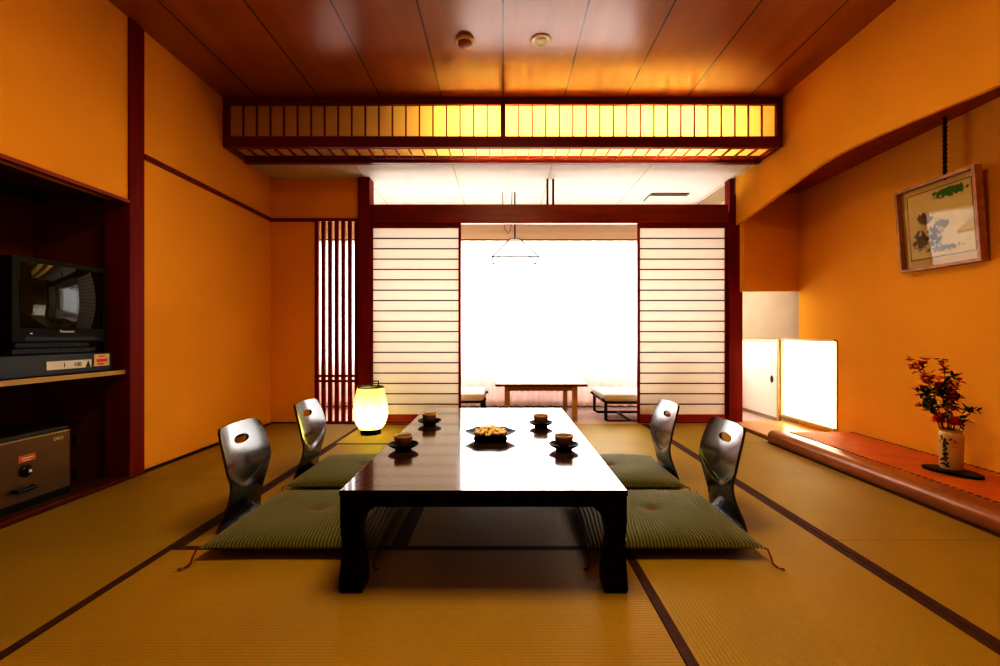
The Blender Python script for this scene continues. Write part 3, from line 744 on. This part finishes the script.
def art_mat(m):
    b = m.node_tree.nodes['Principled BSDF']; s = sep(m); y, z = s.outputs['Y'], s.outputs['Z']
    tc = N(m, 'ShaderNodeTexCoord'); no = N(m, 'ShaderNodeTexNoise'); no.inputs['Scale'].default_value = 42; no.inputs['Detail'].default_value = 6
    L(m, tc.outputs['Object'], no.inputs['Vector'])
    def ell(cy, cz, ry, rz):
        a = math_(m, 'POWER', math_(m, 'ABSOLUTE', math_(m, 'DIVIDE', math_(m, 'SUBTRACT', y, cy), ry)), 2)
        c = math_(m, 'POWER', math_(m, 'ABSOLUTE', math_(m, 'DIVIDE', math_(m, 'SUBTRACT', z, cz), rz)), 2)
        return math_(m, 'SUBTRACT', 1, math_(m, 'ADD', a, c))
    def blob(cur, cy, cz, ry, rz, col, k=1.8):
        e = math_(m, 'ADD', ell(cy, cz, ry, rz), math_(m, 'MULTIPLY', math_(m, 'SUBTRACT', no.outputs['Fac'], .5), 4))
        f = N(m, 'ShaderNodeMath', operation='MULTIPLY', use_clamp=True); L(m, e, f.inputs[0]); f.inputs[1].default_value = k
        mx = N(m, 'ShaderNodeMix', data_type='RGBA'); L(m, f.outputs[0], mx.inputs['Factor'])
        if cur is None: mx.inputs[6].default_value = (.9, .72, .32, 1)
        else: L(m, cur, mx.inputs[6])
        mx.inputs[7].default_value = (*col, 1); return mx.outputs[2]
    c = blob(None, .09, .32, .06, .045, (.26, .14, .04))
    c = blob(c, .13, .19, .055, .06, (.22, .12, .03)); c = blob(c, .03, .20, .05, .075, (.12, .055, .012))
    c = blob(c, -.02, .27, .05, .03, (.2, .11, .03)); c = blob(c, -.09, .45, .12, .03, (.12, .30, .03), 2.5)
    c = blob(c, -.02, .12, .12, .02, (.3, .22, .1))
    L(m, c, b.inputs['Base Color'])
art_mat(ARTM)
m = MB(); y0_, y1_, z0_, z1_ = -hwp+.05, hwp-.06, .070, ph-.050
lbox(m, -.0136, -.0121, y0_, y0_+.004, z0_, z1_); lbox(m, -.0136, -.0121, y1_-.004, y1_, z0_, z1_); lbox(m, -.0136, -.0121, y0_+.004, y1_-.004, z0_, z0_+.004); lbox(m, -.0136, -.0121, y0_+.004, y1_-.004, z1_-.004, z1_)
m.build('inner_border', mat('brown_border', (.25, .11, .02), .6), pc)
lbox(MB(), -.0135, -.0122, -hwp+.055, hwp-.065, .075, ph-.055).build('artwork', ARTM, pc)
g = MB().add([lp_(-.021, a, b) for a, b in ((-hwp+.018, .018), (-hwp+.018, ph-.018), (hwp-.018, ph-.018), (hwp-.018, .018))], [(0, 3, 2, 1)]).build('glass', glass('picture_glass'), pc, fix=False)
if g.data.polygons[0].normal.x > 0: g.data.flip_normals()
m = MB()
zt = ZD-1.270-.0
for s in (0, PI):
    pts = []
    for k in range(60):
        z = ph-.02+(zt-ph+.02)*k/59; tx = -.060; a = k*.75+s
        pts.append((tx+.006*math.cos(a), -.07+.006*math.sin(a), z))
    m.tube(pts, .006, 6)
m.build('hanging_cord', mat('dark_braided_cord', (.07, .02, .015), .7), pc, smooth=True)

# ------------------------------------------------------------------ vase with flowers
pt = thing('vase_board', (2.50, 2.585, .0875), 'black polished irregular wooden board under the vase', 'display board')
bpts = []
for k in range(28):
    a = 2*PI*k/28; r = 1+.06*math.sin(3*a+1)
    bpts.append((.085*r*math.cos(a), .135*r*math.sin(a)))
o = MB().prism(bpts, 'z', -.001, .012).build('board', BLACKLAC, pt, bevel=.003); o.rotation_euler = (0, 0, .3)
vs_ = thing('vase', (2.52, 2.615, .0995), 'pale cylindrical vase with dark leaf pattern on the black board', 'vase')
VASEM = mat('pale_vase', (.62, .45, .18), .25, .5)
MB().lathe([(0, 0), (.046, 0), (.050, .01), (.0545, .175), (.052, .197), (.046, .206), (.050, .218), (.054, .222), (.048, .222), (.042, .206), (.04, .1), (0, .09)], 40).build('vase_body', VASEM, vs_, smooth=True)
m = MB()
for k in range(34):      # painted leaves laid on the glaze
    a = math.radians(random.gauss(196, 10)); z = .02+.165*k/34+random.uniform(-.005, .005); sz = random.uniform(.007, .014); rot = random.uniform(0, PI)
    R = .0512+.0000+z*.0235; pts = []
    for q in range(8):
        t = 2*PI*q/8; e, f = sz*math.cos(t), sz*.45*math.sin(t)
        du, dz = e*math.cos(rot)-f*math.sin(rot), e*math.sin(rot)+f*math.cos(rot)
        pts.append((R*math.cos(a+du/R), R*math.sin(a+du/R), z+dz))
    m.add(pts, [tuple(range(8))])
m.build('leaf_pattern', mat('dark_glaze', (.05, .03, .03), .3), vs_)
m = MB()
for (a0, z, w, h) in ((245, .165, .028, .006), (240, .172, .012, .012), (240, .14, .03, .003)):
    a = math.radians(a0); pts = []
    for q in range(8):
        t = 2*PI*q/8; pts.append((.0552*math.cos(a+w/.0673*.5*math.cos(t)), .0552*math.sin(a+w/.0673*.5*math.cos(t)), z-.01+h*math.sin(t)))
    m.add(pts, [tuple(range(8))])
m.build('red_motif', REDINK, vs_)

LEAFG = noisy(mat('dark_leaf', (.02, .06, .015), .5), (.012, .040, .010), (.04, .10, .02), (30, 30, 30), 2)
LEAFR = noisy(mat('dark_red_leaf', (.2, .01, .02), .5), (.28, .008, .012), (.55, .02, .03), (30, 30, 30), 2)
STEM = mat('brown_stem', (.08, .04, .015), .6)
REDP = noisy(mat('red_petal', (.75, .02, .02), .5), (.72, .018, .012), (.9, .08, .04), (60, 60, 60), 2)
def leafgeo(m, p, d, s, w=.4):
    d = Vector(d).normalized(); side = d.cross(Vector((random.uniform(-.4, .4), random.uniform(-.4, .4), 1))).normalized(); up = side.cross(d)
    pts = [p, p+d*s*.3+side*s*w*.5+up*s*.05, p+d*s*.65+side*s*w*.45+up*s*.04, p+d*s-up*s*.08, p+d*s*.65-side*s*w*.45+up*s*.04, p+d*s*.3-side*s*w*.5+up*s*.05, p+d*s*.5-up*s*.04]
    m.add(pts, [(0, 1, 6), (1, 2, 6), (2, 3, 6), (3, 4, 6), (4, 5, 6), (5, 0, 6)])
VB = Vector((2.52, 2.615, .0995))
def sprig(name, label, tip, leafm, n, ls, spread, blossoms=0, bm_=None, cat='branch', twigs=4):
    t = thing(name, VB+Vector((0, 0, .10)), label, cat, 'flowers in the vase')
    tip = Vector((tip[0], tip[1], tip[2]*1.08)); base = Vector((tip.x*.1, tip.y*.1, 0))
    mid = Vector((tip.x*.35, tip.y*.35, tip.z*.6))
    def P(s): return base*(1-s)**2+mid*2*s*(1-s)+tip*s*s
    st = MB(); st.tube([P(k/8) for k in range(9)], [.0028-.0016*k/8 for k in range(9)], 6)
    ends = [P(1)]
    for k in range(twigs):
        s = .55+.4*k/max(1, twigs-1); q = P(s); d = Vector((random.uniform(-1, 1)*spread, random.uniform(-1, 1)*spread, random.uniform(.1, 1)*spread))
        st.tube([q, q+d*.5+Vector((0, 0, .006)), q+d], .0013, 5); ends.append(q+d); ends.append(q+d*.5)
    st.build('stem', STEM, t)
    lf = MB()
    for k in range(n):
        q = random.choice(ends) if k % 3 else P(random.uniform(.55, 1)); q = q+Vector([random.uniform(-.008, .008) for _ in range(3)])
        leafgeo(lf, q, (random.uniform(-1, 1), random.uniform(-1, 1), random.uniform(-.5, 1)), ls*random.uniform(.7, 1.2))
    o = lf.build('leaves', leafm, t); o['kind'] = 'stuff'
    if blossoms:
        b = MB()
        for k in range(blossoms):
            q = random.choice(ends)+Vector([random.uniform(-.014, .014) for _ in range(3)])
            for z in range(5):
                leafgeo(b, q, (math.cos(z*1.257), math.sin(z*1.257), .4), .017, .95)
        b.build('blossoms', bm_, t)['kind'] = 'stuff'
sprig('flowering_branch', 'tall branch of dark red blossoms leaning to the upper left of the vase', (-.10, .09, .45), LEAFR, 50, .034, .06, 50, REDP, twigs=8)
sprig('leafy_branch', 'dark green leafy branch rising in the middle of the bouquet', (-.03, .03, .34), LEAFG, 120, .040, .085, 0)
sprig('flowering_branch', 'thin upright red-tipped twig at the top of the bouquet', (-.01, .04, .47), LEAFR, 18, .030, .035, 14, LEAFR)
sprig('leafy_branch', 'leafy branch with dark red leaves at the right of the bouquet', (.0, .0, .34), LEAFR, 70, .036, .06, 22, REDP)
sprig('leafy_branch', 'green leafy branch bending left over the vase', (-.09, .06, .29), LEAFG, 90, .040, .07)
sprig('leafy_branch', 'low green branch with pointed leaves reaching right over the vase rim', (.03, -.08, .22), LEAFG, 44, .042, .045)
sprig('flowering_branch', 'short dark red branch drooping at the left of the bouquet', (-.12, .09, .31), LEAFR, 36, .034, .045, 14, LEAFR)
def carnation(off, label):
    t = thing('red_flower', VB+Vector((0, 0, .12)), label, 'flower', 'flowers in the vase')
    off = Vector(off); m = MB(); m.tube([(0, 0, 0), off*.5+Vector((0, 0, .02)), off], .003, 6); m.build('stem', STEM, t)
    m = MB()
    for ring, (n, rad, el) in enumerate(((5, .010, 1.3), (7, .018, 1.0), (9, .026, .6), (10, .030, .2), (8, .028, -.2))):
        for k in range(n):
            a = 2*PI*k/n+ring*.37; d = Vector((math.cos(a)*math.cos(el), math.sin(a)*math.cos(el), math.sin(el)))
            leafgeo(m, off+d*.004, d, .040-.002*ring, .85)
    m.build('petals', REDP, t)
carnation((-.066, .0, .150), 'bright red flower low at the left of the bouquet')
carnation((-.012, -.035, .140), 'bright red flower low at the right, just over the vase rim')

# ------------------------------------------------------------------ veranda furniture
vt_ = thing('veranda_table', (.378, 4.98, -.02), 'low wooden table with white top on the veranda', 'table')
MB().box(-.45, .45, -.43, .43, .380, .390).build('tabletop', mat('white_gloss_top', (.85, .83, .8), .15, .6), vt_)
MB().box(-.452, .452, -.434, .432, .366, .3798).build('top_edge', mat('black_edge', (.004, .004, .004), .7, .1), vt_)
m = MB(); m.box(-.355, .355, -.36, -.335, .315, .367); m.box(-.355, .355, .335, .36, .315, .367); m.box(-.355, -.33, -.335, .335, .315, .367); m.box(.33, .355, -.335, .335, .315, .367)
m.build('apron', TANWOOD, vt_)
for sx in (-1, 1):
    for sy in (-1, 1): MB().box(sx*.335-.024, sx*.335+.024, sy*.355-.022, sy*.355+.022, 0, .367).build('leg', TANWOOD, vt_)
CUSHW = mat('white_seat_fabric', (.8, .74, .66), .8)
def lounge():
    t = thing('lounge_chair', (0, 0, 0), '', 'chair')      # faces -x
    MB().box(0, .56, -.27, .27, .215, .285).build('seat_cushion', CUSHW, t, bevel=.02)
    m = MB()
    for y in (-.25, .25):
        m.tube([(.02, y, .20), (.02, y, .03), (.06, y, .012), (.50, y, .012), (.54, y, .03), (.54, y, .20)], .016, 8)
        m.tube([(-.02, y, .235), (.03, y, .20), (.55, y, .20)], .013, 8)
    m.tube([(.02, -.25, .2), (.02, .25, .2)], .013, 8); m.tube([(.54, -.25, .2), (.54, .25, .2)], .013, 8); m.tube([(.28, -.25, .012), (.28, .25, .012)], .013, 8)
    m.build('frame', DKMETAL, t, smooth=True)
    b = MB()
    vs = []
    poly = [(.50, .29), (.56, .27), (.70, .64), (.65, .66)]
    b.prism(poly, 'y', -.25, .25); b.build('back_cushion', CUSHW, t, bevel=.015)
    for y in (-.25, .25):
        m = MB(); m.tube([(.54, y, .20), (.60, y, .26), (.72, y, .62)], .012, 8)
        m.build('arm_tube', DKMETAL, t, smooth=True)
    return t
lc = lounge(); lc.location = (1.00, 4.90, -.02); lc.scale = (1, 1.15, 1); tag(lc, 'low white-cushioned metal lounge chair at the right on the veranda', 'chair', 'lounge chairs on the veranda')
l2 = copy_tree(lc); l2.location = (-.19, 4.94, -.02); l2.rotation_euler = (0, 0, PI); tag(l2, 'low white-cushioned lounge chair at the left on the veranda, partly behind the left shoji', 'chair', 'lounge chairs on the veranda')
# curtain
cv = thing('sheer_curtain', (0, 5.47, 0), 'long white sheer curtain across the veranda window', 'curtain')
n = 420; vs = []; fs = []; zs = [.012, .5, 1.0, 1.5, 1.955]
for i in range(n+1):
    x = -2.35+4.95*i/n
    for z in zs:
        amp = .016+.010*(1-z/2)
        vs.append((x, amp*math.sin(x*2*PI/.135+.8*math.sin(x*5))+.006*math.sin(x*2*PI/.31+z), z))
for i in range(n):
    for k in range(len(zs)-1): a = i*len(zs)+k; fs.append((a, a+len(zs), a+len(zs)+1, a+1))
MB().add(vs, fs).build('sheer_cloth', SHEER, cv, smooth=True, fix=False)
m = MB(); vs = []
hem = [(-2.35+4.95*i/n, (.020)*math.sin((-2.35+4.95*i/n)*2*PI/.135+.8*math.sin((-2.35+4.95*i/n)*5)), .010) for i in range(n+1)]
m.tube(hem, .007, 5); m.build('hem', mat('dark_hem', (.06, .03, .02), .7), cv)
MB().box(-2.38, 2.65, -.03, .0, 1.957, 1.972).build('curtain_rail', mat('olive_rail', (.16, .12, .04), .5), cv)
# pendant lamp
pd = thing('pendant_lamp', (.125, 4.90, ZL), 'clear square pendant lamp hanging before the veranda window', 'pendant lamp')
m = MB(); m.tube([(0, 0, 0), (0, 0, -.50)], .007, 8); m.build('rod', DKMETAL, pd)
m = MB(); m.tube([(-.13, 0, -.0), (-.12, 0, -.30), (-.105, 0, -.39), (-.07, 0, -.44), (-.045, 0, -.39), (-.035, 0, -.30), (-.03, 0, 0)], .004, 8); m.build('cord_loop', mat('tan_cord', (.25, .15, .05), .6), pd, smooth=True)
a, b, zt, zb = .05, .235, -.50, -.72
top = [(-a, -a, zt), (a, -a, zt), (a, a, zt), (-a, a, zt)]; bot = [(-b, -b, zb), (b, -b, zb), (b, b, zb), (-b, b, zb)]
MB().add(top+bot, [(0, 1, 5, 4), (1, 2, 6, 5), (2, 3, 7, 6), (3, 0, 4, 7), (0, 1, 2, 3)]).build('shade', PENDP, pd)
m = MB()
for k in range(4):
    m.tube([bot[k], bot[(k+1) % 4]], .006, 6); m.tube([top[k], bot[k]], .005, 6); m.tube([top[k], top[(k+1) % 4]], .003, 6)
m.build('shade_wires', mat('pale_wire', (.02, .02, .015), .6, .1), pd)

# ------------------------------------------------------------------ lights
def area(name, loc, rot, sx, sy, power, col, spread=PI):
    l = bpy.data.lights.new(name, 'AREA'); l.shape = 'RECTANGLE'; l.size = sx; l.size_y = sy; l.energy = power; l.color = col; l.spread = spread
    o = bpy.data.objects.new(name, l); C.objects.link(o); o.location = loc; o.rotation_euler = rot; return o
area('daylight_veranda', (.15, YV+.35, 1.30), (-PI/2, 0, 0), 5.2, 2.6, 240, (1, .985, .96))
area('daylight_low_window', (XT+.25, (YW0+YW1)/2, .43), (0, PI/2, 0), .9, 1.0, 40, (1, .97, .9))
area("room_lamp", (.02, 1.60, 2.66), (0, 0, 0), .8, .8, 39, (1, .76, .42))
pl_ = bpy.data.lights.new('added_wall_fill', 'POINT'); pl_.energy = 7; pl_.color = (1, .76, .42); pl_.shadow_soft_size = .25  # added warm fill to brighten the walls, no fixture belongs to it
po = bpy.data.objects.new('added_wall_fill', pl_); C.objects.link(po); po.location = (.3, -.1, 2.2)
w = bpy.data.worlds.new('world'); bpy.context.scene.world = w; w.use_nodes = True
w.node_tree.nodes['Background'].inputs[0].default_value = (.9, .95, 1, 1); w.node_tree.nodes['Background'].inputs[1].default_value = 1.0

# ------------------------------------------------------------------ camera
cam = bpy.data.cameras.new('camera'); co = bpy.data.objects.new('camera', cam); C.objects.link(co)
co.location = (0, 0, H); co.rotation_euler = (PI/2, 0, 0)
cam.sensor_width = 36; cam.lens = 36*F/1000; cam.shift_x = -.003; cam.shift_y = .002; cam.clip_start = .02
bpy.context.scene.camera = co
vs = bpy.context.scene.view_settings
vs.view_transform = 'Standard'; vs.exposure = 0; vs.gamma = .88
try: vs.look = 'High Contrast'
except Exception as e: print('look', e)
